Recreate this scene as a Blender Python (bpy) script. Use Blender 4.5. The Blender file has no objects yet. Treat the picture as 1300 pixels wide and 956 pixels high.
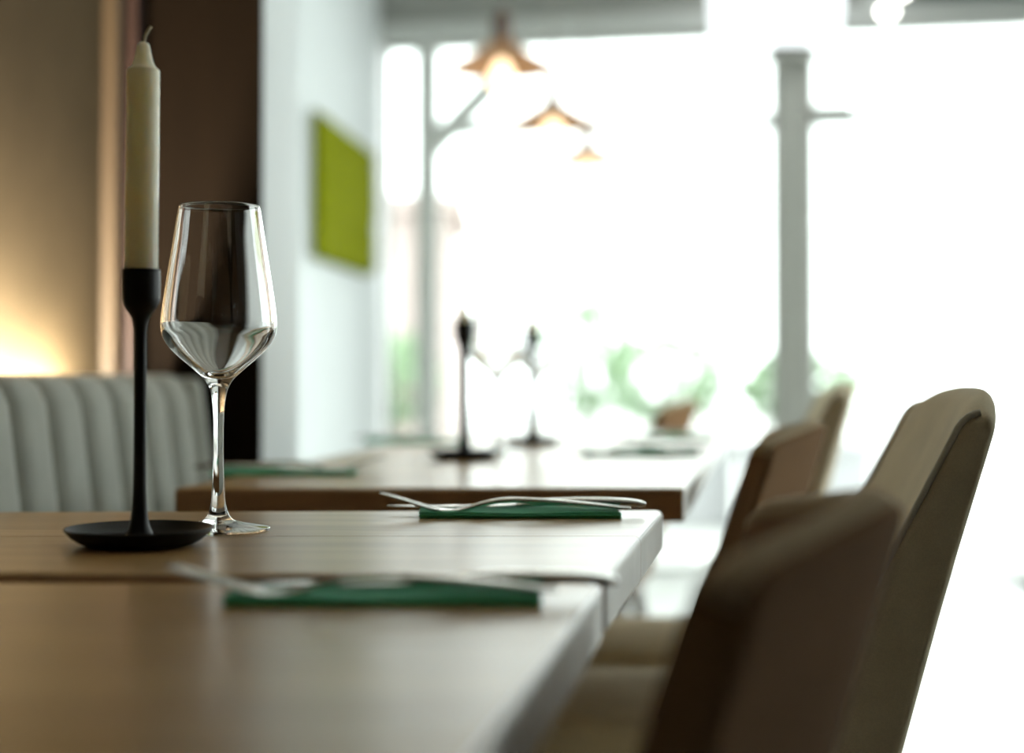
import bpy, bmesh, math, random
from mathutils import Vector, Matrix
random.seed(7)
R = math.radians
scene = bpy.context.scene
C = scene.collection

# ------------------------------------------------------------------ camera
cam_d = bpy.data.cameras.new('camera')
cam = bpy.data.objects.new('camera', cam_d); C.objects.link(cam)
cam.location = (0, 0, 0.868)
cam.rotation_euler = (R(90 + 1.27), 0, 0)
cam_d.sensor_fit = 'HORIZONTAL'; cam_d.sensor_width = 36
cam_d.lens = 1900 / 1300 * 36
cam_d.shift_y = -45 / 1300
cam_d.clip_start = 0.02; cam_d.clip_end = 200
cam_d.dof.use_dof = True
cam_d.dof.focus_distance = 1.135
cam_d.dof.aperture_fstop = 2.35
scene.camera = cam

# ------------------------------------------------------------------ sky and exposure
w = bpy.data.worlds.new('overcast_sky'); scene.world = w; w.use_nodes = True
bg = w.node_tree.nodes['Background']
bg.inputs[0].default_value = (0.94, 0.98, 0.97, 1)
bg.inputs[1].default_value = 4.5
vs = scene.view_settings
vs.view_transform = 'Standard'; vs.look = 'None'; vs.gamma = 1.0
vs.exposure = 0.3; vs.use_curve_mapping = False
scene.cycles.max_bounces = 14
scene.cycles.transmission_bounces = 12
scene.cycles.transparent_max_bounces = 16
scene.cycles.diffuse_bounces = 5
scene.cycles.glossy_bounces = 6
scene.cycles.caustics_reflective = False
scene.cycles.caustics_refractive = False
scene.cycles.sample_clamp_indirect = 8.0

# ------------------------------------------------------------------ materials
def new_mat(name):
    m = bpy.data.materials.new(name); m.use_nodes = True
    nt = m.node_tree; b = nt.nodes['Principled BSDF']
    return m, nt, b

def plain(name, col, rough=0.6, metal=0.0, spec=0.5, noise=0.0, scale=40.0, bump=0.0, **kw):
    m, nt, b = new_mat(name)
    b.inputs['Base Color'].default_value = (*col, 1)
    b.inputs['Roughness'].default_value = rough
    b.inputs['Metallic'].default_value = metal
    b.inputs['Specular IOR Level'].default_value = spec
    for k, v in kw.items():
        b.inputs[k.replace('_', ' ')].default_value = v
    if noise or bump:
        tc = nt.nodes.new('ShaderNodeTexCoord')
        n = nt.nodes.new('ShaderNodeTexNoise'); n.inputs['Scale'].default_value = scale
        n.inputs['Detail'].default_value = 5
        nt.links.new(tc.outputs['Object'], n.inputs['Vector'])
        if noise:
            r = nt.nodes.new('ShaderNodeValToRGB')
            r.color_ramp.elements[0].position = 0.3; r.color_ramp.elements[1].position = 0.7
            r.color_ramp.elements[0].color = (*[c * (1 - noise) for c in col], 1)
            r.color_ramp.elements[1].color = (*[min(1, c * (1 + noise)) for c in col], 1)
            nt.links.new(n.outputs['Fac'], r.inputs['Fac'])
            nt.links.new(r.outputs['Color'], b.inputs['Base Color'])
        if bump:
            bp = nt.nodes.new('ShaderNodeBump'); bp.inputs['Strength'].default_value = bump
            bp.inputs['Distance'].default_value = 0.002
            nt.links.new(n.outputs['Fac'], bp.inputs['Height'])
            nt.links.new(bp.outputs['Normal'], b.inputs['Normal'])
    return m

def wood(name, dark, light, rough=0.42, stretch=(1.2, 14, 14), spec=0.5, bump=0.12):
    m, nt, b = new_mat(name)
    tc = nt.nodes.new('ShaderNodeTexCoord')
    oi = nt.nodes.new('ShaderNodeObjectInfo')
    ad = nt.nodes.new('ShaderNodeVectorMath'); ad.operation = 'ADD'
    sc_ = nt.nodes.new('ShaderNodeVectorMath'); sc_.operation = 'SCALE'; sc_.inputs['Scale'].default_value = 7.0
    cb = nt.nodes.new('ShaderNodeCombineXYZ')
    for i in range(3): nt.links.new(oi.outputs['Random'], cb.inputs[i])
    nt.links.new(cb.outputs[0], sc_.inputs[0])
    nt.links.new(tc.outputs['Object'], ad.inputs[0]); nt.links.new(sc_.outputs[0], ad.inputs[1])
    mp = nt.nodes.new('ShaderNodeMapping'); mp.inputs['Scale'].default_value = stretch
    nt.links.new(ad.outputs[0], mp.inputs['Vector'])
    n1 = nt.nodes.new('ShaderNodeTexNoise'); n1.inputs['Scale'].default_value = 1.6; n1.inputs['Detail'].default_value = 6
    n1.inputs['Distortion'].default_value = 0.8
    n2 = nt.nodes.new('ShaderNodeTexNoise'); n2.inputs['Scale'].default_value = 11; n2.inputs['Detail'].default_value = 4
    nt.links.new(mp.outputs[0], n1.inputs['Vector']); nt.links.new(mp.outputs[0], n2.inputs['Vector'])
    mx = nt.nodes.new('ShaderNodeMath'); mx.operation = 'MULTIPLY_ADD'
    mx.inputs[1].default_value = 0.35
    nt.links.new(n2.outputs['Fac'], mx.inputs[0]); nt.links.new(n1.outputs['Fac'], mx.inputs[2])
    r = nt.nodes.new('ShaderNodeValToRGB')
    r.color_ramp.elements[0].position = 0.45; r.color_ramp.elements[1].position = 0.9
    r.color_ramp.elements[0].color = (*dark, 1); r.color_ramp.elements[1].color = (*light, 1)
    nt.links.new(mx.outputs[0], r.inputs['Fac']); nt.links.new(r.outputs['Color'], b.inputs['Base Color'])
    b.inputs['Roughness'].default_value = rough; b.inputs['Specular IOR Level'].default_value = spec
    bp = nt.nodes.new('ShaderNodeBump'); bp.inputs['Strength'].default_value = bump; bp.inputs['Distance'].default_value = 0.001
    nt.links.new(n2.outputs['Fac'], bp.inputs['Height']); nt.links.new(bp.outputs['Normal'], b.inputs['Normal'])
    return m

def fabric(name, col, rough=0.9, sheen=0.3, scale=900.0):
    m, nt, b = new_mat(name)
    tc = nt.nodes.new('ShaderNodeTexCoord')
    n = nt.nodes.new('ShaderNodeTexNoise'); n.inputs['Scale'].default_value = scale; n.inputs['Detail'].default_value = 2
    n2 = nt.nodes.new('ShaderNodeTexNoise'); n2.inputs['Scale'].default_value = 18; n2.inputs['Detail'].default_value = 4
    nt.links.new(tc.outputs['Object'], n.inputs['Vector']); nt.links.new(tc.outputs['Object'], n2.inputs['Vector'])
    ml = nt.nodes.new('ShaderNodeMath'); ml.operation = 'ADD'
    nt.links.new(n.outputs['Fac'], ml.inputs[0]); nt.links.new(n2.outputs['Fac'], ml.inputs[1])
    r = nt.nodes.new('ShaderNodeValToRGB')
    r.color_ramp.elements[0].position = 0.3; r.color_ramp.elements[1].position = 1.0
    r.color_ramp.elements[0].color = (*[c * 0.8 for c in col], 1); r.color_ramp.elements[1].color = (*[min(1, c * 1.15) for c in col], 1)
    mh = nt.nodes.new('ShaderNodeMath'); mh.operation = 'MULTIPLY'; mh.inputs[1].default_value = 0.6
    nt.links.new(ml.outputs[0], mh.inputs[0]); nt.links.new(mh.outputs[0], r.inputs['Fac'])
    nt.links.new(r.outputs['Color'], b.inputs['Base Color'])
    b.inputs['Roughness'].default_value = rough
    b.inputs['Sheen Weight'].default_value = sheen
    b.inputs['Specular IOR Level'].default_value = 0.08
    bp = nt.nodes.new('ShaderNodeBump'); bp.inputs['Strength'].default_value = 0.25; bp.inputs['Distance'].default_value = 0.0006
    nt.links.new(n.outputs['Fac'], bp.inputs['Height']); nt.links.new(bp.outputs['Normal'], b.inputs['Normal'])
    return m

def glow(name, col, strength):
    m, nt, b = new_mat(name)
    b.inputs['Base Color'].default_value = (*col, 1)
    b.inputs['Emission Color'].default_value = (*col, 1)
    b.inputs['Emission Strength'].default_value = strength
    return m

def pane_mat(name):
    # thin architectural glass: clear with a Fresnel reflection
    m = bpy.data.materials.new(name); m.use_nodes = True
    nt = m.node_tree; nt.nodes.clear()
    out = nt.nodes.new('ShaderNodeOutputMaterial'); mix = nt.nodes.new('ShaderNodeMixShader')
    tr = nt.nodes.new('ShaderNodeBsdfTransparent'); tr.inputs[0].default_value = (0.95, 0.98, 0.97, 1)
    gl = nt.nodes.new('ShaderNodeBsdfGlossy'); gl.inputs['Roughness'].default_value = 0.02
    fr = nt.nodes.new('ShaderNodeFresnel'); fr.inputs['IOR'].default_value = 1.45
    nt.links.new(fr.outputs[0], mix.inputs[0]); nt.links.new(tr.outputs[0], mix.inputs[1]); nt.links.new(gl.outputs[0], mix.inputs[2])
    nt.links.new(mix.outputs[0], out.inputs[0])
    return m

M = {}
M['oak'] = wood('oiled_oak', (0.34, 0.185, 0.060), (0.56, 0.36, 0.145), rough=0.32, bump=0.0)
M['end_grain'] = wood('pale_end_grain', (0.62, 0.60, 0.56), (0.80, 0.78, 0.74), rough=0.45, stretch=(30, 9, 9), bump=0.2)  # oak ends paled so the colour carries the window glare
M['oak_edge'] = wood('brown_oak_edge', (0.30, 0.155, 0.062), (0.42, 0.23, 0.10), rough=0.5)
M['leg_metal'] = plain('black_steel', (0.03, 0.03, 0.032), 0.45, 0.6)
M['black'] = plain('black_powder_coat', (0.005, 0.005, 0.0055), 0.45, 0.0, 0.3, bump=0.05, scale=600)
M['wax'] = plain('ivory_wax', (0.90, 0.82, 0.64), 0.42, 0, 0.45, Subsurface_Weight=0.9, Subsurface_Scale=0.02, Subsurface_Radius=(1.0, 0.88, 0.74))
M['wick'] = plain('waxed_wick', (0.60, 0.52, 0.36), 0.8, noise=0.2, scale=300)
g, nt, b = new_mat('crystal_glass'); M['glass'] = g
b.inputs['Base Color'].default_value = (1, 1, 1, 1); b.inputs['Roughness'].default_value = 0.0
b.inputs['IOR'].default_value = 1.5; b.inputs['Transmission Weight'].default_value = 1.0
M['steel'] = plain('polished_steel', (0.62, 0.60, 0.56), 0.16, 1.0)
M['napkin'] = fabric('green_linen', (0.12, 0.60, 0.34), sheen=0.2, scale=1500)
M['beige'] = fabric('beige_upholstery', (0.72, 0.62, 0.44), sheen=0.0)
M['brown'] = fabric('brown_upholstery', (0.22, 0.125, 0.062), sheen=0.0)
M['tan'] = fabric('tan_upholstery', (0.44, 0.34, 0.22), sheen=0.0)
M['piping'] = fabric('pale_piping', (0.66, 0.62, 0.52))
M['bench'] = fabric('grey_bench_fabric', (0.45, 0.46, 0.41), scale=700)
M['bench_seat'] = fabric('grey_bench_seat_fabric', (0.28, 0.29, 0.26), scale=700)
M['chair_leg'] = wood('dark_beech', (0.05, 0.028, 0.014), (0.10, 0.06, 0.03), stretch=(10, 10, 2))
M['white_wall'] = plain('white_plaster', (0.66, 0.69, 0.69), 0.9, noise=0.03, scale=6, bump=0.05)
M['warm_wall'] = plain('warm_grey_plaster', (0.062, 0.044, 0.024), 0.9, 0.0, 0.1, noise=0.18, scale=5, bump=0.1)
M['dark_wall'] = plain('dark_plaster', (0.10, 0.075, 0.05), 0.9, noise=0.05, scale=4)
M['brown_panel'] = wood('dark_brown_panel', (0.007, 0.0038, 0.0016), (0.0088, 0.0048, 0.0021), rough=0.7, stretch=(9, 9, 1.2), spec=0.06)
M['batten'] = wood('light_brown_batten', (0.050, 0.029, 0.012), (0.066, 0.040, 0.017), rough=0.6, stretch=(9, 9, 1.2))
M['red_batten'] = wood('red_brown_batten', (0.030, 0.011, 0.006), (0.040, 0.015, 0.008), rough=0.6, stretch=(9, 9, 1.2))
M['floor'] = plain('pale_polished_screed', (0.72, 0.71, 0.68), 0.30, noise=0.06, scale=3)
M['ceiling'] = plain('white_ceiling', (0.82, 0.82, 0.80), 0.9, noise=0.03, scale=4)
M['frame'] = plain('pale_grey_frame', (0.62, 0.63, 0.60), 0.5, noise=0.02, scale=10)
M['column'] = plain('grey_column', (0.42, 0.42, 0.38), 0.7, noise=0.03, scale=10)
M['bulkhead'] = plain('grey_bulkhead', (0.36, 0.36, 0.33), 0.8, noise=0.03, scale=6)
M['dark_green'] = plain('dark_green_metal', (0.10, 0.13, 0.12), 0.5, noise=0.05, scale=6)
M['speaker'] = plain('grey_speaker', (0.13, 0.15, 0.15), 0.6, noise=0.05, scale=200)
M['pane'] = pane_mat('window_pane')
M['moss'] = plain('lime_moss', (0.185, 0.205, 0.006), 0.95, 0.0, 0.05, noise=0.35, scale=60, bump=0.6)
M['copper'] = plain('brushed_copper', (0.50, 0.245, 0.10), 0.45, 0.3, noise=0.08, scale=30)
M['socket'] = plain('brown_socket', (0.10, 0.05, 0.03), 0.5)
M['cable'] = plain('grey_cable', (0.35, 0.33, 0.30), 0.6)
M['bulb'] = glow('lit_bulb', (1.0, 0.78, 0.50), 2.2)
M['led'] = glow('warm_led', (1.0, 0.92, 0.74), 1050.0)
M['led_body'] = plain('aluminium_channel', (0.5, 0.5, 0.5), 0.4, 0.9)
M['lamp_white'] = glow('lit_white_shade', (0.93, 0.97, 1.0), 1.3)
M['spot'] = glow('lit_spot_lens', (1.0, 0.98, 0.92), 12.0)
M['spot_body'] = plain('white_spot_body', (0.7, 0.7, 0.7), 0.4)
M['paving'] = plain('pale_paving', (0.50, 0.50, 0.48), 0.8, noise=0.1, scale=2)
M['leaf'] = plain('green_leaves', (0.25, 0.36, 0.21), 0.7, noise=0.4, scale=30)
M['planter'] = plain('grey_planter', (0.40, 0.40, 0.41), 0.7, noise=0.1, scale=8)
M['facade_out'] = plain('rose_render', (0.38, 0.31, 0.29), 0.9, noise=0.1, scale=3)
M['out_glass'] = plain('dark_window_glass', (0.05, 0.06, 0.07), 0.1)
M['bark'] = plain('bark', (0.10, 0.07, 0.05), 0.9, noise=0.3, scale=20)
M['mat'] = plain('dark_door_mat', (0.05, 0.06, 0.06), 0.9, noise=0.2, scale=80)

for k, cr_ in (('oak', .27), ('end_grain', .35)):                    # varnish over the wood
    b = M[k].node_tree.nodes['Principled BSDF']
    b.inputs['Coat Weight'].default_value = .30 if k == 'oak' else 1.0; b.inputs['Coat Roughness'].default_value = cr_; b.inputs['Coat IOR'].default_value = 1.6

# ------------------------------------------------------------------ helpers
def link(o, parent=None):
    C.objects.link(o)
    if parent is not None: o.parent = parent
    return o

def mesh(name, verts, faces, mat, parent=None, smooth=False):
    me = bpy.data.meshes.new(name); me.from_pydata([tuple(v) for v in verts], [], faces); me.update()
    bm = bmesh.new(); bm.from_mesh(me); bmesh.ops.recalc_face_normals(bm, faces=bm.faces); bm.to_mesh(me); bm.free()
    if smooth: me.polygons.foreach_set('use_smooth', [True] * len(me.polygons))
    me.materials.append(M[mat])
    return link(bpy.data.objects.new(name, me), parent)

def from_bm(name, bm, mat, parent=None, smooth=False):
    bmesh.ops.recalc_face_normals(bm, faces=bm.faces)
    me = bpy.data.meshes.new(name); bm.to_mesh(me); bm.free()
    if smooth: me.polygons.foreach_set('use_smooth', [True] * len(me.polygons))
    me.materials.append(M[mat])
    return link(bpy.data.objects.new(name, me), parent)

def empty(name, loc=(0, 0, 0), rz=0.0):
    o = bpy.data.objects.new(name, None); C.objects.link(o)
    o.location = loc; o.rotation_euler = (0, 0, rz); o.empty_display_size = 0.05
    return o

def tag(o, label, cat, group=None, kind=None):
    o['label'] = label; o['category'] = cat
    if group: o['group'] = group
    if kind: o['kind'] = kind
    return o

def structure(o, label, cat='wall'):
    o['kind'] = 'structure'; o['label'] = label; o['category'] = cat
    return o

def copy_tree(o, parent=None):
    c = o.copy(); C.objects.link(c); c.parent = parent
    for ch in list(o.children): copy_tree(ch, c)
    return c

def lathe(name, prof, mat, parent=None, seg=64, closed=False, loc=(0, 0, 0)):
    """prof: (r, z) points; r == 0 points become poles."""
    v, f, rows = [], [], []
    for r, z in prof:
        if r <= 1e-7:
            rows.append([len(v)]); v.append((loc[0], loc[1], loc[2] + z))
        else:
            row = []
            for i in range(seg):
                a = 2 * math.pi * i / seg
                row.append(len(v)); v.append((loc[0] + r * math.cos(a), loc[1] + r * math.sin(a), loc[2] + z))
            rows.append(row)
    pairs = list(zip(rows[:-1], rows[1:]))
    if closed: pairs.append((rows[-1], rows[0]))
    for a, b_ in pairs:
        if len(a) == 1 and len(b_) == 1: continue
        for i in range(seg):
            j = (i + 1) % seg
            if len(a) == 1: f.append((a[0], b_[i], b_[j]))
            elif len(b_) == 1: f.append((a[i], a[j], b_[0]))
            else: f.append((a[i], a[j], b_[j], b_[i]))
    return mesh(name, v, f, mat, parent, True)

def spline(pts, n):
    """Catmull-Rom through points of any dimension."""
    P = [pts[0]] + list(pts) + [pts[-1]]; out = []
    for i in range(1, len(P) - 2):
        for k in range(n):
            t = k / n; q = []
            for a, b_, c, d in zip(P[i - 1], P[i], P[i + 1], P[i + 2]):
                q.append(0.5 * (2 * b_ + (c - a) * t + (2 * a - 5 * b_ + 4 * c - d) * t * t + (3 * b_ - a - 3 * c + d) * t ** 3))
            out.append(tuple(q))
    out.append(tuple(pts[-1])); return out

def tube_geo(path, rad, seg=10, v=None, f=None):
    v = [] if v is None else v; f = [] if f is None else f
    path = [Vector(p) for p in path]; rows = []
    up = Vector((0.13, 0.21, 0.97)).normalized()
    for i, p in enumerate(path):
        t = (path[min(i + 1, len(path) - 1)] - path[max(i - 1, 0)]).normalized()
        n = t.cross(up)
        if n.length < 0.2: n = t.cross(Vector((1, 0, 0)))
        n.normalize(); bn = t.cross(n)
        r = rad[i] if isinstance(rad, (list, tuple)) else rad
        row = []
        for k in range(seg):
            a = 2 * math.pi * k / seg
            row.append(len(v)); v.append(p + n * r * math.cos(a) + bn * r * math.sin(a))
        rows.append(row)
    for a, b_ in zip(rows[:-1], rows[1:]):
        for k in range(seg):
            j = (k + 1) % seg; f.append((a[k], a[j], b_[j], b_[k]))
    f.append(tuple(reversed(rows[0]))); f.append(tuple(rows[-1]))
    return v, f

def tube(name, path, rad, mat, parent=None, seg=10):
    v, f = tube_geo(path, rad, seg)
    return mesh(name, v, f, mat, parent, True)

def add_box(bm, x0, x1, y0, y1, z0, z1, bev=0.0, seg=2):
    b2 = bmesh.new(); bmesh.ops.create_cube(b2, size=1)
    for q in b2.verts:
        q.co = Vector(((x0 + x1) / 2 + q.co.x * (x1 - x0), (y0 + y1) / 2 + q.co.y * (y1 - y0), (z0 + z1) / 2 + q.co.z * (z1 - z0)))
    if bev: bmesh.ops.bevel(b2, geom=b2.edges[:], offset=bev, segments=seg, profile=0.5, affect='EDGES')
    me = bpy.data.meshes.new('t'); b2.to_mesh(me); b2.free(); bm.from_mesh(me); bpy.data.meshes.remove(me)

def box(name, x0, x1, y0, y1, z0, z1, mat, parent=None, bev=0.0, seg=2, smooth=False):
    bm = bmesh.new(); add_box(bm, x0, x1, y0, y1, z0, z1, bev, seg)
    return from_bm(name, bm, mat, parent, smooth)

def prism(name, poly, z0, z1, mat, parent=None, bev=0.0, seg=3):
    bm = bmesh.new()
    a = [bm.verts.new((x, y, z0)) for x, y in poly]; b_ = [bm.verts.new((x, y, z1)) for x, y in poly]
    bm.faces.new(list(reversed(a))); bm.faces.new(b_)
    n = len(poly)
    for i in range(n): bm.faces.new((a[i], a[(i + 1) % n], b_[(i + 1) % n], b_[i]))
    if bev: bmesh.ops.bevel(bm, geom=bm.edges[:], offset=bev, segments=seg, profile=0.5, affect='EDGES')
    return from_bm(name, bm, mat, parent)

# ================================================================== the room
FX, FY, FA = -0.613, 6.85, -math.atan(0.183)      # left end of the window front, its angle
def front(s, d=0.0):                               # point s metres along the window front, d metres behind it
    return (FX + s * math.cos(FA) - d * math.sin(FA), FY + s * math.sin(FA) + d * math.cos(FA))
pR = front(3.28)
structure(prism('floor', [(-2.2, -2.6), (pR[0] + .25, -2.6), (pR[0] + .25, pR[1]), front(0, .12), (-2.2, 7.3)], -0.06, 0, 'floor'),
          'pale polished floor running up to the window front', 'floor')
structure(prism('ceiling', [(-2.2, -2.6), (pR[0] + .25, -2.6), (pR[0] + .25, pR[1]), front(0, .12), (-2.2, 7.3)], 2.75, 2.85, 'ceiling'),
          'matt white ceiling above the dining room', 'ceiling')
structure(prism('wall_left', [(-1.019, 2.43), (-0.613, 6.84), (-0.60, 6.99), (-0.80, 6.99), (-1.22, 2.43)], 0, 2.75, 'white_wall'),
          'white plastered side wall carrying the green moss picture')
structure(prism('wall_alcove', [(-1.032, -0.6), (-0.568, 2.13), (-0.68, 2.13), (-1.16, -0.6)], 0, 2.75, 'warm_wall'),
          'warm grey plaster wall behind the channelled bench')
structure(prism('wall_back', [(-2.2, -2.6), (pR[0] + .25, -2.6), (pR[0] + .25, -2.45), (-2.2, -2.45)], 0, 2.75, 'dark_wall'),
          'dark plaster wall closing the room behind the tables')
structure(prism('wall_near', [(-2.2, -2.45), (-2.05, -2.45), (-2.05, -0.6), (-1.03, -0.6), (-1.16, -0.5), (-2.2, -0.5)], 0, 2.75, 'dark_wall'),
          'dark plaster wall beside the start of the bench')
wr = structure(prism('wall_right', [(pR[0], -2.45), (pR[0] + .2, -2.45), (pR[0] + .2, 1.9), (pR[0], 1.9)], 0, 2.75, 'dark_wall'),
          'dark plastered wall across the room from the bench')
box('header', pR[0], pR[0] + .2, 1.9, pR[1] - .02, 2.40, 2.75, 'white_wall', wr)
pil = structure(prism('wall_pillar', [(-1.23, 2.135), (-0.368, 2.205), (-0.346, 2.42), (-1.23, 2.42)], 0, 2.75, 'white_wall'),
          'white pillar at the end of the bench faced with a dark brown panel')
def pfront(t, d):                                   # point along the pillar's front face
    ax, ay = -0.58, 2.1882; bx, by = -0.368, 2.205
    L = math.hypot(bx - ax, by - ay); ux, uy = (bx - ax) / L, (by - ay) / L
    return (ax + (bx - ax) * t + uy * d, ay + (by - ay) * t - ux * d)
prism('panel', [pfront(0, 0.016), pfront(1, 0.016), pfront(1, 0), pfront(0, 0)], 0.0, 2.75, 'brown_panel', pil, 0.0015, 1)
t1 = prism('trim_1', [(-0.592, 2.085), (-0.553, 2.093), (-0.551, 2.13), (-0.592, 2.13)], 0, 2.75, 'batten', None, 0.004)
structure(t1, 'light brown wooden batten between plaster wall and dark pillar', 'trim')
t2 = prism('trim_2', [(-0.5515, 2.125), (-0.536, 2.127), (-0.536, 2.172), (-0.5515, 2.172)], 0, 2.75, 'red_batten', None, 0.002)
structure(t2, 'thin red brown strip beside the light brown batten', 'trim')

# ---- the window front: built along its own axis under one rotated empty per window
def local(o):
    o.location = (FX, FY, 0); o.rotation_euler = (0, 0, FA); return o
TR, TOP = 1.985, 2.39
bulk = structure(local(box('wall_front', -0.15, 3.5, 0.0, 0.14, TOP, 2.75, 'bulkhead')), 'grey bulkhead above the tall window front')
lin = structure(local(box('trim_3', -0.02, 3.27, -0.05, 0.0, TOP - .01, TOP + .075, 'frame', None, .006)), 'pale grey lintel running along the top of the windows', 'trim')
bays = [(0.02, 0.190), (0.25, 1.795), (1.945, 3.27)]
labels = ['narrow tall window between the white wall and the braced post', 'wide window between the braced post and the grey column',
          'wide window on the far side of the grey column']
for i, (a, b_) in enumerate(bays):
    wroot = empty('window_%d' % (i + 1)); local(wroot); structure(wroot, labels[i], 'window')
    fw = 0.022
    for (x0, x1, z0, z1) in ((a, b_, 0.0, 0.02), (a, b_, TOP - .035, TOP - .01), (a, a + fw, .02, TOP - .035), (b_ - fw, b_, .02, TOP - .035)):
        box('frame', x0, x1, 0.02, 0.075, z0, z1, 'frame', wroot, .003, 1)
    if i: box('transom', a + fw, b_ - fw, 0.015, 0.08, TR - .029, TR + .029, 'frame', wroot, .003, 1)
    box('pane', a + fw - .004, b_ - fw + .004, 0.045, 0.051, .016, TR - .025 if i else TOP - .03, 'pane', wroot)
    if i: box('pane', a + fw - .004, b_ - fw + .004, 0.045, 0.051, TR + .025, TOP - .03, 'pane', wroot)
post = empty('trim_4'); local(post); structure(post, 'pale grey timber post with a slanting knee brace at the window front', 'post')
box('post', 0.190, 0.250, -0.01, 0.1, 0, TOP - .01, 'frame', post, .005)
bm = bmesh.new(); add_box(bm, -.045, .045, 0.005, .085, -.27, .235, .004)
for q in bm.verts:
    x, z = q.co.x, q.co.z; a = R(45)
    q.co.x = 0.39 + x * math.cos(a) + z * math.sin(a); q.co.z = 2.055 - x * math.sin(a) + z * math.cos(a)
from_bm('knee_brace', bm, 'frame', post)
col = structure(local(box('trim_5', 1.795, 1.943, -0.06, 0.10, 0, TOP - .01, 'column', None, .008)), 'square grey column standing between the two wide windows', 'column')
brk = local(box('shelf_bracket', 1.951, 2.13, -0.045, 0.012, 2.0, 2.035, 'column', None, .004)); tag(brk, 'short grey bracket sticking out sideways from the column', 'bracket')
th = local(box('door_mat', 2.78, 3.2, -0.42, -0.12, 0.0, 0.018, 'mat', None, .004)); tag(th, 'dark door mat lying on the floor before the windows', 'mat')
bl = empty('roller_blind'); local(bl); tag(bl, 'dark green roller blind cassette on the bulkhead right of the column', 'blind')
box('cassette', 2.18, 3.25, -0.12, -0.001, 2.47, 2.62, 'dark_green', bl, .012)
for x in (2.20, 3.24): box('end_cap', x - .03, x + .03, -0.125, -0.001, 2.462, 2.628, 'frame', bl, .01)

for i, (a, b_) in enumerate(((1.92, 4.42), (4.46, pR[1] - .04))):  # side windows added out of view to light the table edges
    wroot = empty('window_%d' % (i + 4)); wroot.location = (pR[0], 0, 0)
    structure(wroot, ['tall side window in the right hand wall next to the dark plaster', 'tall side window in the right hand wall at the room corner'][i], 'window')
    for (y0, y1, z0, z1) in ((a, b_, 0, .05), (a, b_, 2.365, 2.399), (a, a + .03, .05, 2.365), (b_ - .03, b_, .05, 2.365)):
        box('frame', .05, .11, y0, y1, z0, z1, 'frame', wroot, .003, 1)
    box('pane', .078, .084, a + .026, b_ - .026, .046, 2.369, 'pane', wroot)

# ================================================================== tables
def dining_table(quad, ztop, nb, label, foot, thick=0.036):
    """quad: near-left, near-right, far-right, far-left corners of the top."""
    cx = sum(p[0] for p in quad) / 4; cy = sum(p[1] for p in quad) / 4
    t = empty('dining_table', (cx, cy, 0)); tag(t, label, 'table')
    nl, nr, fr, fl = [Vector((p[0] - cx, p[1] - cy)) for p in quad]
    g_ = 0.0006
    for k in range(nb):
        a, b_ = k / nb, (k + 1) / nb
        L = (fl - nl).length
        a2 = a + (g_ / L if k else 0); b2 = b_ - (g_ / L if k < nb - 1 else 0)
        poly = [nl.lerp(fl, a2), nr.lerp(fr, a2), nr.lerp(fr, b2), nl.lerp(fl, b2)]
        bm = bmesh.new()
        lo = [bm.verts.new((p.x, p.y, ztop - thick)) for p in poly]; hi = [bm.verts.new((p.x, p.y, ztop)) for p in poly]
        bm.faces.new(list(reversed(lo))); bm.faces.new(hi)
        for i in range(4): bm.faces.new((lo[i], lo[(i + 1) % 4], hi[(i + 1) % 4], hi[i]))
        bm.verts.ensure_lookup_table()
        # round the outer edges only
        outer = []
        for e in bm.edges:
            m = (e.verts[0].co + e.verts[1].co) / 2
            v0, v1 = e.verts
            inner = False
            if k > 0 and all(any((q.co.xy - p).length < 1e-6 for p in (poly[0], poly[1])) for q in (v0, v1)): inner = True
            if k < nb - 1 and all(any((q.co.xy - p).length < 1e-6 for p in (poly[2], poly[3])) for q in (v0, v1)): inner = True
            if not inner: outer.append(e)
        bmesh.ops.bevel(bm, geom=outer, offset=0.0055, segments=4, profile=0.5, affect='EDGES')
        bo = from_bm('board', bm, 'oak', t)
        bo.data.materials.append(M['oak_edge'])                     # long edges: shade of the backlit front put into the colour
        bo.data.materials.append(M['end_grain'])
        for p in bo.data.polygons:
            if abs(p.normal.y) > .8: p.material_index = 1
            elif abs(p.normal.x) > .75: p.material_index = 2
    # steel pedestal: top plate, column, foot
    px, py = foot[0] - cx, foot[1] - cy
    box('top_plate', px - .13, px + .13, py - .13, py + .13, ztop - thick - .008, ztop - thick, 'leg_metal', t, .002, 1)
    box('pedestal', px - .025, px + .025, py - .025, py + .025, .019, ztop - thick - .0082, 'leg_metal', t, .003)
    lathe('foot', [(0, 0), (.20, 0), (.205, .004), (.200, .009), (.05, .020), (0, .020)], 'leg_metal', t, 48, loc=(px, py, 0))
    return t

dining_table([(-0.602, .893), (.0565, .887), (.1317, 1.305), (-0.545, 1.287)], 0.75, 2,
             'oak dining table with the tall candle and the sharp wine glass on it', (-.17, 1.06))
dining_table([(-0.70, .30), (-.041, .30), (.0535, .877), (-0.606, .884)], 0.7465, 3,
             'oak dining table butted against the table that bears the tall candle', (-.31, .50))
dining_table([(-0.352, 1.557), (.180, 1.557), (.304, 2.295), (-0.243, 2.295)], 0.75, 3,
             'oak dining table whose dark front edge shows across the gap', (-.05, 2.07))
dining_table([(-0.241, 2.305), (.3055, 2.305), (.43, 3.04), (-0.132, 3.04)], 0.75, 3,
             'oak dining table closest to the window front', (.10, 2.72))

# ================================================================== bench
BT = 0.868
def bench_face(d): return -0.815 + 0.17 * d
bench = empty('bench', (bench_face(1.4), 1.4, 0)); bench.rotation_euler = (0, 0, -math.atan(0.17))
tag(bench, 'pale grey upholstered wall bench with a vertically channelled back', 'bench')
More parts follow.
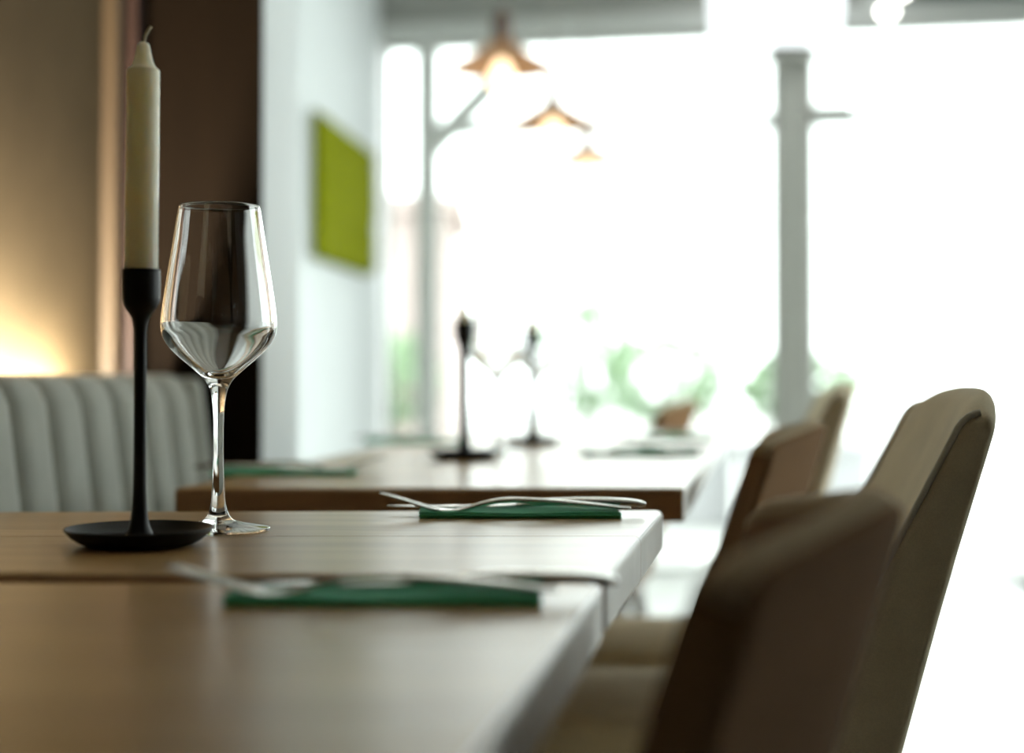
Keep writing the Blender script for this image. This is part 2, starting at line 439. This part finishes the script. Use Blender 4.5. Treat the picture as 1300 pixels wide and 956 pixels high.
# local: y runs along the bench, x out towards the tables
yend = (2.126 - 1.4) / math.cos(math.atan(.17))
cw = 0.0843
def channel(y0, y1, first=False):
    n, v, f = 9, [], []
    zs = [0.44, 0.50, 0.58, 0.66, 0.74, 0.80, 0.835, 0.855, 0.865, 0.868]
    for zi, z in enumerate(zs):
        sh = 0.13 * (BT - z)
        top = max(0, (z - 0.83) / 0.038)
        for k in range(n):
            t = k / (n - 1) * 2 - 1
            puff = 0.016 * (1 - abs(t) ** 5)
            x = sh + puff - 0.03 * (1 - math.sqrt(max(0, 1 - top ** 2))) - 0.004
            v.append((x, (y0 + y1) / 2 + t * (y1 - y0) / 2 * 0.997, z))
    for zi in range(len(zs) - 1):
        for k in range(n - 1):
            a = zi * n + k; f.append((a, a + 1, a + n + 1, a + n))
    # back side
    o = len(v)
    for zi, z in enumerate(zs):
        sh = 0.13 * (BT - z)
        for k in (0, n - 1):
            q = v[zi * n + k]; v.append((sh - 0.055, q[1], min(z, 0.864)))
    for zi in range(len(zs) - 1):
        a = o + zi * 2
        f.append((a, a + 2, a + 3, a + 1))
        f.append((zi * n, zi * n + n, a + 2, a)); f.append((zi * n + n - 1, a + 1, a + 3, zi * n + 2 * n - 1))
    last = (len(zs) - 1) * n; la = o + (len(zs) - 1) * 2
    f.append(tuple([last + k for k in range(n)] + [la + 1, la])); f.append(tuple([k for k in reversed(range(n))] + [o, o + 1]))
    return mesh('channel', v, f, 'bench', bench, True)
for k in range(21):
    channel(yend - (k + 1) * cw - 0.03, yend - k * cw - 0.03)
# rounded end bolster
bm = bmesh.new(); add_box(bm, -.06, .012, yend - .029, yend + .012, .44, BT - .004, .014, 4)
for q in bm.verts: q.co.x += .13 * (BT - q.co.z)
from_bm('end_bolster', bm, 'bench', bench, True)
y_lo = yend - 21 * cw - .03
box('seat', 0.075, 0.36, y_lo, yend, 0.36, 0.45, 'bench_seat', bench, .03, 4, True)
box('base', -0.04, 0.31, y_lo + .01, yend - .01, 0.0, 0.355, 'chair_leg', bench)
led = empty('led_strip', (bench_face(1.70) - .078, 1.70, 0.80)); led.rotation_euler = (0, 0, -math.atan(.17))
tag(led, 'warm light strip tucked behind the bench back', 'lamp')
box('channel', -.010, .010, -0.36, 0.26, -.006, 0.0, 'led_body', led)
box('light', -.007, .007, -0.355, 0.255, 0.0003, .005, 'led', led)
for y in (-.3, .2): box('bracket', -.040, .010, y - .01, y + .01, -.009, -.0062, 'led_body', led)

# ================================================================== chairs
def tub_shell():
    """Low curved shell; faces -x, back outer surface at x = 0 when z = 0.80, y across."""
    W, dep, thick, rec = 0.155, 0.054, 0.028, 0.29
    ns = 45; pts = []
    for i in range(ns):
        t = i / (ns - 1) * 2 - 1
        pts.append((-dep * (math.sqrt(t * t + .035) - math.sqrt(.035)) / (math.sqrt(1.035) - math.sqrt(.035)), W * t))
    v, f, rows, pip = [], [], [], []
    for i, (x, y) in enumerate(pts):
        p0 = pts[max(0, i - 1)]; p1 = pts[min(ns - 1, i + 1)]
        tx, ty = p1[0] - p0[0], p1[1] - p0[1]; L = math.hypot(tx, ty)
        nx, ny = -ty / L, tx / L
        q = -x
        zt = 0.808 - 0.34 * q - 1.0 * max(0, q - dep * .88)
        zb, r = 0.40, thick / 2
        ring = [(0.0, zb + (zt - r - zb) * k / 8) for k in range(9)]
        ring += [(r - r * math.copysign(abs(math.cos(math.pi * k / 8)) ** .7, math.cos(math.pi * k / 8)), zt - r + r * math.sin(math.pi * k / 8) ** .7) for k in range(1, 8)]
        ring += [(thick, zt - r - (zt - r - zb) * k / 8) for k in range(9)]
        row = []
        for (d, z) in ring:
            tp = 1 + 0.35 * max(0, (0.80 - z) / 0.4)
            row.append(len(v)); v.append((x * (1 + .15 * max(0, (.8 - z) / .4)) + nx * d * tp + rec * (z - 0.80), y + ny * d * tp, z))
        rows.append(row)
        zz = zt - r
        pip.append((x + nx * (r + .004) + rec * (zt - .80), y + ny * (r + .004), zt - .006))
    n = len(rows[0])
    for a, b_ in zip(rows[:-1], rows[1:]):
        for k in range(n): j = (k + 1) % n; f.append((a[k], a[j], b_[j], b_[k]))
    f.append(tuple(rows[0])); f.append(tuple(reversed(rows[-1])))
    return v, f, [pip]

def high_shell():
    """Thick padded back, thin at the top, deeper towards the seat; gently hollowed."""
    W, rec, top, zb = 0.197, 0.27, 0.857, 0.42
    def prof(e):                                   # ring in (x, z); e = how far it is drawn in at the ends
        out = []
        def th(z): return 0.031 + 0.19 * (0.82 - z)
        zr = top - .020
        for k in range(9):
            z = zb + (zr - zb) * k / 8
            out.append((rec * (z - .80) - e, z))
        xr, xf = rec * (zr - .80), rec * (zr - .80) - th(zr)
        m, r = (xr + xf) / 2, (xr - xf) / 2
        for k in range(1, 10):
            a = math.pi * k / 10
            out.append((m + (r - e) * math.cos(a) + .006 * math.sin(a), zr + (.020 - e) * math.sin(a)))
        for k in range(9):
            z = zr - (zr - zb) * k / 8
            out.append((rec * (z - .80) - th(z) + e, z))
        return out
    v, f, rows = [], [], []
    ys = [(-W, .0075), (-W + .0015, .0035), (-W + .005, .0008), (-W + .010, 0)] + [(-W + .01 + (2 * W - .02) * k / 22, 0) for k in range(1, 22)] + [(W - .010, 0), (W - .005, .0008), (W - .0015, .0035), (W, .0075)]
    for y, e in ys:
        bow = -.020 * (y / W) ** 2
        drop = .018 * (abs(y) / W) ** 3
        row = []
        for (x, z) in prof(e):
            row.append(len(v)); v.append((x + bow, y, z - drop * max(0, (z - .7) / .15)))
        rows.append(row)
    n = len(rows[0])
    for a, b_ in zip(rows[:-1], rows[1:]):
        for k in range(n): j = (k + 1) % n; f.append((a[k], a[j], b_[j], b_[k]))
    f.append(tuple(rows[0])); f.append(tuple(reversed(rows[-1])))
    pips = []
    for row in (rows[2], rows[-3]):
        q = [Vector(v[i]) for i in row[13:]]; sgn = -1 if v[row[0]][1] < 0 else 1
        pips.append([p + Vector((-.0012, sgn * .0012, .0008)) for p in q])
    return v, f, pips

def make_chair(kind, label):
    hi = kind == 'high'
    t = empty('dining_chair'); tag(t, label, 'chair')
    v, f, pips = high_shell() if hi else tub_shell()
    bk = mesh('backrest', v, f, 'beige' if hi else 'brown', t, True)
    for pip in pips: tube('piping' if hi else 'top_roll', pip, 0.0027 if hi else .0115, 'piping' if hi else 'tan', bk, 8 if hi else 14)  # low chair: pale tube stands in for window light along the rim
    # padded seat
    bm = bmesh.new(); add_box(bm, -0.44, -0.13, -.18, .18, .40, .475, .03, 4)
    for q in bm.verts:
        if q.co.z > .45: q.co.z += .012 * (1 - (q.co.y / .18) ** 2)
    from_bm('seat', bm, 'beige', t, True)
    box('seat_frame', -.42, -.14, -.165, .165, .365, .40, 'chair_leg', t, .006)
    for sx, sy in ((-.39, -.15), (-.39, .15), (-.17, -.15), (-.17, .15)):
        ex = sx + (-.03 if sx < -.3 else .06); ey = sy * 1.18
        tube('leg', [(sx, sy, .367), ((sx + ex) / 2, (sy + ey) / 2, .18), (ex, ey, 0.0)], [.019, .016, .011], 'chair_leg', t, 10)
    return t

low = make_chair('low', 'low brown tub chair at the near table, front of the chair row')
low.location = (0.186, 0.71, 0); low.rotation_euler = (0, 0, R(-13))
high = make_chair('high', 'beige high backed chair with piped seam, beside the near table corner')
high.location = (0.395, 1.297, 0); high.rotation_euler = (0, 0, R(-9))
def another(src, loc, rz, label):
    o = copy_tree(src); o.location = loc; o.rotation_euler = (0, 0, rz); o['label'] = label; return o
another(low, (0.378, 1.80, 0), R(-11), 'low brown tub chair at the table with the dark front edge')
another(high, (0.495, 2.22, 0), R(-9), 'beige high backed chair standing behind the second brown tub chair')
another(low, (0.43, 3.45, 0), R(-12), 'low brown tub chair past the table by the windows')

# ================================================================== candle holders
def candle_holder(loc, h_candle, label_h, label_c, thick=1.0):
    r = empty('candle_holder', loc); tag(r, label_h, 'candle holder')
    dish = [(0, 0), (.030, 0), (.0365, .0008), (.041, .0028), (.0465, .0066), (.0503, .0108), (.0508, .0118), (.0503, .0125), (.0495, .0120),
            (.0455, .0084), (.040, .0052), (.034, .0040), (.024, .0036), (.0, .0034)]
    lathe('dish', dish, 'black', r, 96)
    k = thick
    stem = [(0, .0030), (.0150 * k, .0036), (.0118 * k, .0052), (.0090 * k, .0085), (.0068 * k, .0140), (.0054 * k, .0230), (.0047 * k, .036), (.0043 * k, .055), (.0042 * k, .10), (.0042 * k, .138),
            (.0043 * k, .146), (.0049 * k, .1525), (.0064 * max(1, k * .9), .1575), (.0087, .161), (.0113, .1645), (.0128, .1687), (.0132, .173), (.0132, .1893), (.0130, .1900), (.0122, .1900),
            (.0119, .1890), (.0119, .1730), (0, .1725)]
    lathe('stem', spline(stem, 3), 'black', r, 48)
    c = empty('candle', (loc[0], loc[1], loc[2] + .1728)); tag(c, label_c, 'candle')
    H = h_candle
    prof = [(0, 0), (.0108, 0), (.0116, .0012), (.01155, .02), (.0112, H - .0008), (.0111, H - .0002), (.0105, H + .0004), (.0092, H + .0014), (.0077, H + .0033), (.0065, H + .0062),
            (.0056, H + .0098), (.0049, H + .0138), (.0043, H + .0168), (.0033, H + .0186), (.0012, H + .0194), (0, H + .0194)]
    lathe('wax', prof, 'wax', c, 48)
    tube('wick', spline([(0, 0, H + .0180), (.0008, 0, H + .023), (.0026, 0, H + .027), (.0050, .0004, H + .0305)], 4), .00125, 'wick', c, 8)
    return r, c
cr, cc = candle_holder((-0.2575, 1.037, .75), .1570, 'black metal candle holder with a round dish beside the sharp wine glass',
              'tall ivory candle, unlit, standing in the black holder by the sharp wine glass')
cc.rotation_euler = (0, R(0.35), 0)
candle_holder((-0.066, 2.08, .75), .022, 'black candle holder on the table with the dark front edge',
              'burnt down ivory candle stub in the holder on the table with the dark front edge', 1.5)
candle_holder((0.033, 2.51, .75), .030, 'black candle holder on the table nearest the windows',
              'short ivory candle in the holder on the table nearest the windows', 1.5)

# ================================================================== wine glasses
outer = [(.0385, .0), (.0388, .0008), (.0387, .0018), (.0378, .0024), (.0300, .0038), (.0210, .0054), (.0130, .0074), (.0095, .0098), (.0072, .0140), (.0056, .0205),
         (.0047, .030), (.0041, .045), (.0038, .060), (.0038, .078), (.0041, .088), (.0047, .0955), (.0058, .1030), (.0078, .1090), (.0110, .1140), (.0150, .1180), (.0215, .1238),
         (.0290, .1302), (.0355, .1365), (.0400, .1425), (.0424, .1480), (.0434, .1540), (.0432, .1600), (.0422, .1690), (.0400, .1840), (.0372, .2020), (.0340, .2220), (.0318, .2360), (.0303, .2448)]
inner = [(.0299, .2452), (.0295, .2448), (.0308, .2360), (.0327, .2220), (.0358, .2020), (.0385, .1840), (.0406, .1690), (.0415, .1600), (.0415, .1548), (.0402, .1498), (.0373, .1450),
         (.0327, .1397), (.0266, .1341), (.0195, .1282), (.0132, .1232), (.0081, .1196), (.0038, .1177), (0, .1173)]
so = spline(outer, 3); si = spline(inner, 3)
gmesh = None
def wine_glass(loc, label, rz=0.0):
    global gmesh
    if gmesh is None:
        o = lathe('wine_glass', [(0, 0)] + so + si, 'glass', None, 128); gmesh = o.data
    else:
        o = bpy.data.objects.new('wine_glass', gmesh); C.objects.link(o)
    o.location = loc; o.rotation_euler = (0, 0, rz)
    return tag(o, label, 'wine glass')
wine_glass((-0.2215, 1.131, .7502), 'clear long stemmed wine glass standing beside the tall candle')
wine_glass((-0.022, 2.20, .7502), 'clear wine glass on the table with the dark front edge')
wine_glass((0.044, 2.64, .7502), 'clear wine glass on the table nearest the windows')

# ================================================================== place settings
def ribbon(prof, v, f, y0=0.0, yc=None):
    """prof: (x, z, width, thickness): flat bar with softened section."""
    rows = []
    n = len(prof)
    for i, (x, z, wd, th) in enumerate(prof):
        a = prof[max(0, i - 1)]; b_ = prof[min(n - 1, i + 1)]
        dx, dz = b_[0] - a[0], b_[1] - a[1]; L = math.hypot(dx, dz) or 1
        nx, nz = -dz / L, dx / L
        if nz < 0: nx, nz = -nx, -nz
        yy = y0 if yc is None else yc[i]
        row = []
        for (p, q) in ((-.5, 0), (-.42, .35), (-.2, .5), (.2, .5), (.42, .35), (.5, 0), (.42, -.35), (.2, -.5), (-.2, -.5), (-.42, -.35)):
            row.append(len(v)); v.append((x + nx * q * th, yy + p * wd, z + nz * q * th))
        rows.append(row)
    for a, b_ in zip(rows[:-1], rows[1:]):
        for k in range(10): j = (k + 1) % 10; f.append((a[k], a[j], b_[j], b_[k]))
    f.append(tuple(reversed(rows[0]))); f.append(tuple(rows[-1]))

def make_fork(name='fork'):
    t = empty(name)
    v, f = [], []
    body = [(.208, .0068, .016, .0022), (.200, .0072, .0185, .0026), (.180, .0092, .0160, .0032), (.150, .0116, .0115, .0040), (.120, .0132, .0085, .0046), (.100, .0128, .0072, .0046),
            (.085, .0100, .0066, .0042), (.072, .0064, .0080, .0034), (.064, .0050, .0130, .0026), (.056, .0049, .0205, .0023), (.049, .0054, .0235, .0022)]
    ribbon(spline(body, 4), v, f); mesh('handle', v, f, 'steel', t, True)
    for k in range(4):
        v, f = [], []; yb = (k - 1.5) * .0064
        tn = [(.050, .0054, .0044, .0021), (.040, .0075, .0034, .0021), (.025, .0122, .0030, .0019), (.010, .0168, .0026, .0016), (.0, .0196, .0014, .0010)]
        ribbon(spline(tn, 3), v, f, yb); mesh('tine', v, f, 'steel', t, True)
    return t
def make_knife(name='knife'):
    t = empty(name)
    v, f = [], []
    hd = [(.218, .0080, .0150, .0030), (.213, .0086, .0175, .0050), (.200, .0098, .0165, .0058), (.170, .0105, .0125, .0062), (.140, .0098, .0100, .0062), (.118, .0080, .0100, .0052), (.110, .0070, .0115, .0036)]
    ribbon(spline(hd, 4), v, f); mesh('handle', v, f, 'steel', t, True)
    v, f = [], []
    bd = [(.112, .0070, .0125, .0026), (.095, .0064, .0170, .0019), (.060, .0060, .0195, .0017), (.030, .0058, .0185, .0015), (.012, .0056, .0120, .0012), (.0, .0055, .0030, .0010)]
    bd = spline(bd, 4); ribbon(bd, v, f, 0, [(.0195 - q[2]) * .4 for q in bd]); mesh('blade', v, f, 'steel', t, True)
    return t
def make_napkin():
    # one strip of linen folded into four lying layers, 165 x 62 mm
    cs, th, gap = [], .0009, .00125
    wd = .062
    for L in range(4):
        z = .0006 + L * gap
        ys = [0, .25, .5, .75, 1.0]
        if L % 2: ys = ys[::-1]
        for t in ys: cs.append((t * (wd - .0015 * (L % 2) - .001 * L), z))
        if L < 3:
            yy = wd - .001 * L if L % 2 == 0 else 0
            cs.append((yy + (.0007 if L % 2 == 0 else -.0007), z + gap / 2))
    n = len(cs); up, dn = [], []
    for i, (y, z) in enumerate(cs):
        a = cs[max(0, i - 1)]; b_ = cs[min(n - 1, i + 1)]
        dy, dz = b_[0] - a[0], b_[1] - a[1]; l = math.hypot(dy, dz) or 1
        ny, nz = -dz / l, dy / l
        up.append((y + ny * th / 2, z + nz * th / 2)); dn.append((y - ny * th / 2, z - nz * th / 2))
    loop = up + dn[::-1]; v, f, rows = [], [], []
    nx = 24
    for i in range(nx + 1):
        x = .165 * i / nx
        row = []
        for (y, z) in loop:
            wv = .0006 * math.sin(9 * x / .165 + 40 * y) * (z / .005)
            row.append(len(v)); v.append((x + .0008 * math.sin(z * 2400), y, max(0.0001, z + wv)))
        rows.append(row)
    m = len(loop)
    for a, b_ in zip(rows[:-1], rows[1:]):
        for k in range(m): j = (k + 1) % m; f.append((a[k], a[j], b_[j], b_[k]))
    f.append(tuple(rows[0])); f.append(tuple(reversed(rows[-1])))
    return mesh('napkin', v, f, 'napkin', None, False)
nap0, fork0, knife0 = make_napkin(), make_fork(), make_knife()
first = [True]
def setting(x, y, z, rz, where, dk=0.0):
    c, s = math.cos(rz), math.sin(rz)
    objs = [nap0, fork0, knife0] if first[0] else [copy_tree(nap0), copy_tree(fork0), copy_tree(knife0)]
    first[0] = False
    offs = [(0, 0, .0002, 0), (-.034, .016, 0.0005, 0.012), (-.030 + dk, .045, 0.0006, -0.03)]
    for o, (ox, oy, oz, orz), lab, cat in zip(objs, offs,
            ('folded dark green napkin %s', 'steel fork with raised tines on the napkin %s', 'steel knife on the napkin %s'),
            ('napkin', 'fork', 'knife')):
        o.location = (x + ox * c - oy * s, y + ox * s + oy * c, z + oz); o.rotation_euler = (0, 0, rz + orz)
        tag(o, lab % where, cat)
setting(-0.0758, 1.2245, .75, R(0), 'behind the sharp wine glass')
setting(-0.150, .782, .7465, R(0), 'on the near butted table', .02)
setting(-0.185, 1.80, .75, R(180), 'on the bench side of the second table')
setting(0.105, 2.165, .75, R(0), 'on the chair side of the second table')
setting(-0.085, 2.60, .75, R(180), 'on the bench side of the window table')
setting(0.20, 2.70, .75, R(0), 'on the chair side of the window table')

# ================================================================== pendants
def pendant(loc, label):
    t = empty('pendant_lamp', loc); tag(t, label, 'lamp', 'conical pendant lamps in a row')
    sh = [(.016, .088), (.034, .079), (.066, .057), (.102, .034), (.138, .014), (.162, .002), (.164, -.002), (.161, -.0025), (.137, .0095), (.101, .0295), (.065, .0525), (.033, .0745), (.016, .0835)]
    lathe('shade', sh, 'copper', t, 64, True)
    lathe('socket', [(0, .03), (.0155, .03), (.0155, .087), (.028, .090), (.028, .150), (.016, .165), (.004, .18), (0, .18)], 'socket', t, 24)
    lathe('bulb', [(0, .032), (.012, .031), (.015, .022), (.026, .006), (.036, -.014), (.039, -.030), (.035, -.049), (.022, -.063), (.008, -.0685), (0, -.069)], 'bulb', t, 32)
    tube('cable', [(0, 0, .178), (0, 0, .5), (0, 0, 2.735 - loc[2])], .0035, 'cable', t, 8)
    lathe('ceiling_rose', [(0, 2.749 - loc[2]), (.05, 2.749 - loc[2]), (.05, 2.735 - loc[2]), (.012, 2.72 - loc[2]), (0, 2.72 - loc[2])], 'socket', t, 32)
pendant((-0.03, 4.36, 1.76), 'conical copper pendant lamp nearest the dining tables')
pendant((0.145, 5.30, 1.755), 'conical copper pendant lamp between the other two pendants')
pendant((0.315, 6.25, 1.752), 'conical copper pendant lamp closest to the windows')

# ================================================================== things on walls and ceiling
# moss picture on the left wall
ma = math.atan2(6.84 - 2.43, -0.613 + 1.019)
def onwall(y, off):
    x = -1.019 + (y - 2.43) * (-0.613 + 1.019) / (6.84 - 2.43)
    return (x + off * math.sin(ma), y - off * math.cos(ma))
ms = empty('moss_picture', (*onwall(5.93, 0), 1.56)); ms.rotation_euler = (0, 0, ma)
tag(ms, 'lime green moss picture hanging on the white side wall', 'picture')
box('backing', -.53, .53, -.018, -0.0005, -.262, .262, 'frame', ms)
bm = bmesh.new()
nx, nz = 54, 28
gv = [[bm.verts.new((-.535 + 1.07 * i / nx, -.019 - (0.03 + .016 * random.random()) * (1 if 0 < i < nx and 0 < j < nz else .2), -.267 + .534 * j / nz)) for j in range(nz + 1)] for i in range(nx + 1)]
for i in range(nx):
    for j in range(nz): bm.faces.new((gv[i][j], gv[i + 1][j], gv[i + 1][j + 1], gv[i][j + 1]))
o = from_bm('moss', bm, 'moss', ms, True)
sol = o.modifiers.new('s', 'SOLIDIFY'); sol.thickness = .004
# white lit ceiling lamp
lm = empty('ceiling_lamp', (1.06, 6.0, 2.749)); tag(lm, 'large white square lit lamp hanging in front of the grey column', 'lamp')
bm = bmesh.new(); add_box(bm, -.262, .262, -.16, .16, -.525, -.10, .03, 3)
for q in bm.verts: q.co.x *= 1 - .10 * (-.1 - q.co.z) / .425 ; q.co.y *= 1 - .10 * (-.1 - q.co.z) / .425
from_bm('shade', bm, 'lamp_white', lm)
box('rim', -.266, .266, -.164, .164, -.104, -.09, 'frame', lm)
for x in (-.2, .2): tube('rod', [(x, 0, -.09), (x, 0, -.05), (x, 0, 0)], .006, 'spot_body', lm, 8)
sp = empty('loudspeaker'); local(sp); tag(sp, 'small grey loudspeaker fixed high on the grey column', 'speaker')
box('body', 1.765, 1.945, -.21, -.075, 2.245, 2.375, 'speaker', sp, .012)
box('grille', 1.777, 1.933, -.216, -.2105, 2.255, 2.365, 'leg_metal', sp, .002)
box('bracket', 1.84, 1.90, -.0745, -.0605, 2.29, 2.33, 'spot_body', sp)
box('tray', 1.66, 2.03, -.2, -.062, 2.228, 2.242, 'column', sp)
for (x, y, z, lab) in ((1.55, 6.15, 2.37, 'small white ceiling spot hanging lower beside the blind'), (1.58, 6.05, 2.43, 'small white ceiling spot hanging higher beside the blind')):
    s_ = empty('ceiling_spot', (x, y, z)); tag(s_, lab, 'lamp')
    lathe('body', [(0, .09), (.03, .09), (.036, .08), (.036, .002), (.032, .002), (.03, .012), (0, .012)], 'spot_body', s_, 32)
    lathe('lens', [(0, .011), (.0305, .011), (.026, -.014), (.012, -.024), (0, -.026)], 'spot', s_, 32)
    tube('rod', [(0, 0, .089), (0, 0, .2), (0, 0, 2.749 - z)], .006, 'spot_body', s_, 8)

# ================================================================== outside
structure(prism('ground_outside', [(-14, 7.35), (16, 7.35), (16, 40), (-14, 40)], -.12, -.06, 'paving'), 'pale paving of the street outside the windows', 'pavement')
def shrub(loc, rx, rz, seed, label, n=520, ls=0.055):
    rnd = random.Random(seed)
    t = empty('shrub', loc); tag(t, label, 'shrub', 'shrubs in planters outside')
    v, f = [], []
    for i in range(n):
        u = rnd.uniform(-1, 1); a = rnd.uniform(0, 6.283); r = rnd.uniform(.45, 1) ** .5; q = math.sqrt(1 - u * u)
        p = Vector((rx * r * q * math.cos(a), rx * r * q * math.sin(a) * .8, .60 + rz + rz * r * u))
        d = Vector((rnd.gauss(0, 1), rnd.gauss(0, 1), rnd.gauss(0, 1))).normalized(); e = d.orthogonal().normalized(); s = ls * rnd.uniform(.6, 1.3)
        b0 = len(v); v += [p - d * s, p + e * s * .45, p + d * s, p - e * s * .45]; f.append((b0, b0 + 1, b0 + 2, b0 + 3))
    lf = mesh('foliage', v, f, 'leaf', t); lf['kind'] = 'stuff'
    for k in range(4):
        a = k * 1.6
        tube('stem', [(0.04 * math.cos(a), .04 * math.sin(a), .526), (rx * .3 * math.cos(a), rx * .3 * math.sin(a), .56 + rz), (rx * .5 * math.cos(a), rx * .5 * math.sin(a), .48 + rz * 1.5)], [.012, .009, .004], 'bark', t, 6)
    return t
def planter(loc, w_, label):
    t = empty('planter', loc); tag(t, label, 'planter', 'grey planters outside')
    bm = bmesh.new(); add_box(bm, -w_, w_, -.2, .2, 0, .5, .015)
    from_bm('tub', bm, 'planter', t)
    box('rim', -w_ - .02, w_ + .02, -.22, .22, .45, .52, 'planter', t, .01)
    return t
spots = [(0.95, 9.2, .42, .30, 'leafy shrub outside standing just left of the grey column'), (1.75, 9.0, .40, .24, 'leafy shrub outside half hidden by the grey column'),
         (0.55, 10.6, .35, .45, 'taller leafy shrub outside between the braced post and the column'), (-0.75, 9.4, .35, .30, 'leafy shrub outside beyond the narrow window')]
for i, (x, y, rx, rz, lab) in enumerate(spots):
    planter((x, y, -.06), rx * .9, lab.replace('leafy shrub', 'grey planter holding the shrub').replace('taller grey', 'grey'))
    shrub((x, y, -.06), rx, rz, 20 + i, lab)
bd = empty('house', (-2.4, 19.0, -.06)); tag(bd, 'rose rendered house across the street beyond the narrow window', 'house')
box('wall', -3.2, 1.6, 0, 4, 0, 3.0, 'facade_out', bd)
prism('roof', [(-3.4, -.25), (1.8, -.25), (1.8, 4.2), (-3.4, 4.2)], 3.0, 3.2, 'facade_out', bd)
for x in (-2.4, -.9, .5):
    wd = box('window', x - .42, x + .42, -.05, -.001, 1.0, 2.3, 'frame', bd, .01)
    box('pane', x - .36, x + .36, -.06, -.0505, 1.06, 2.24, 'out_glass', wd)
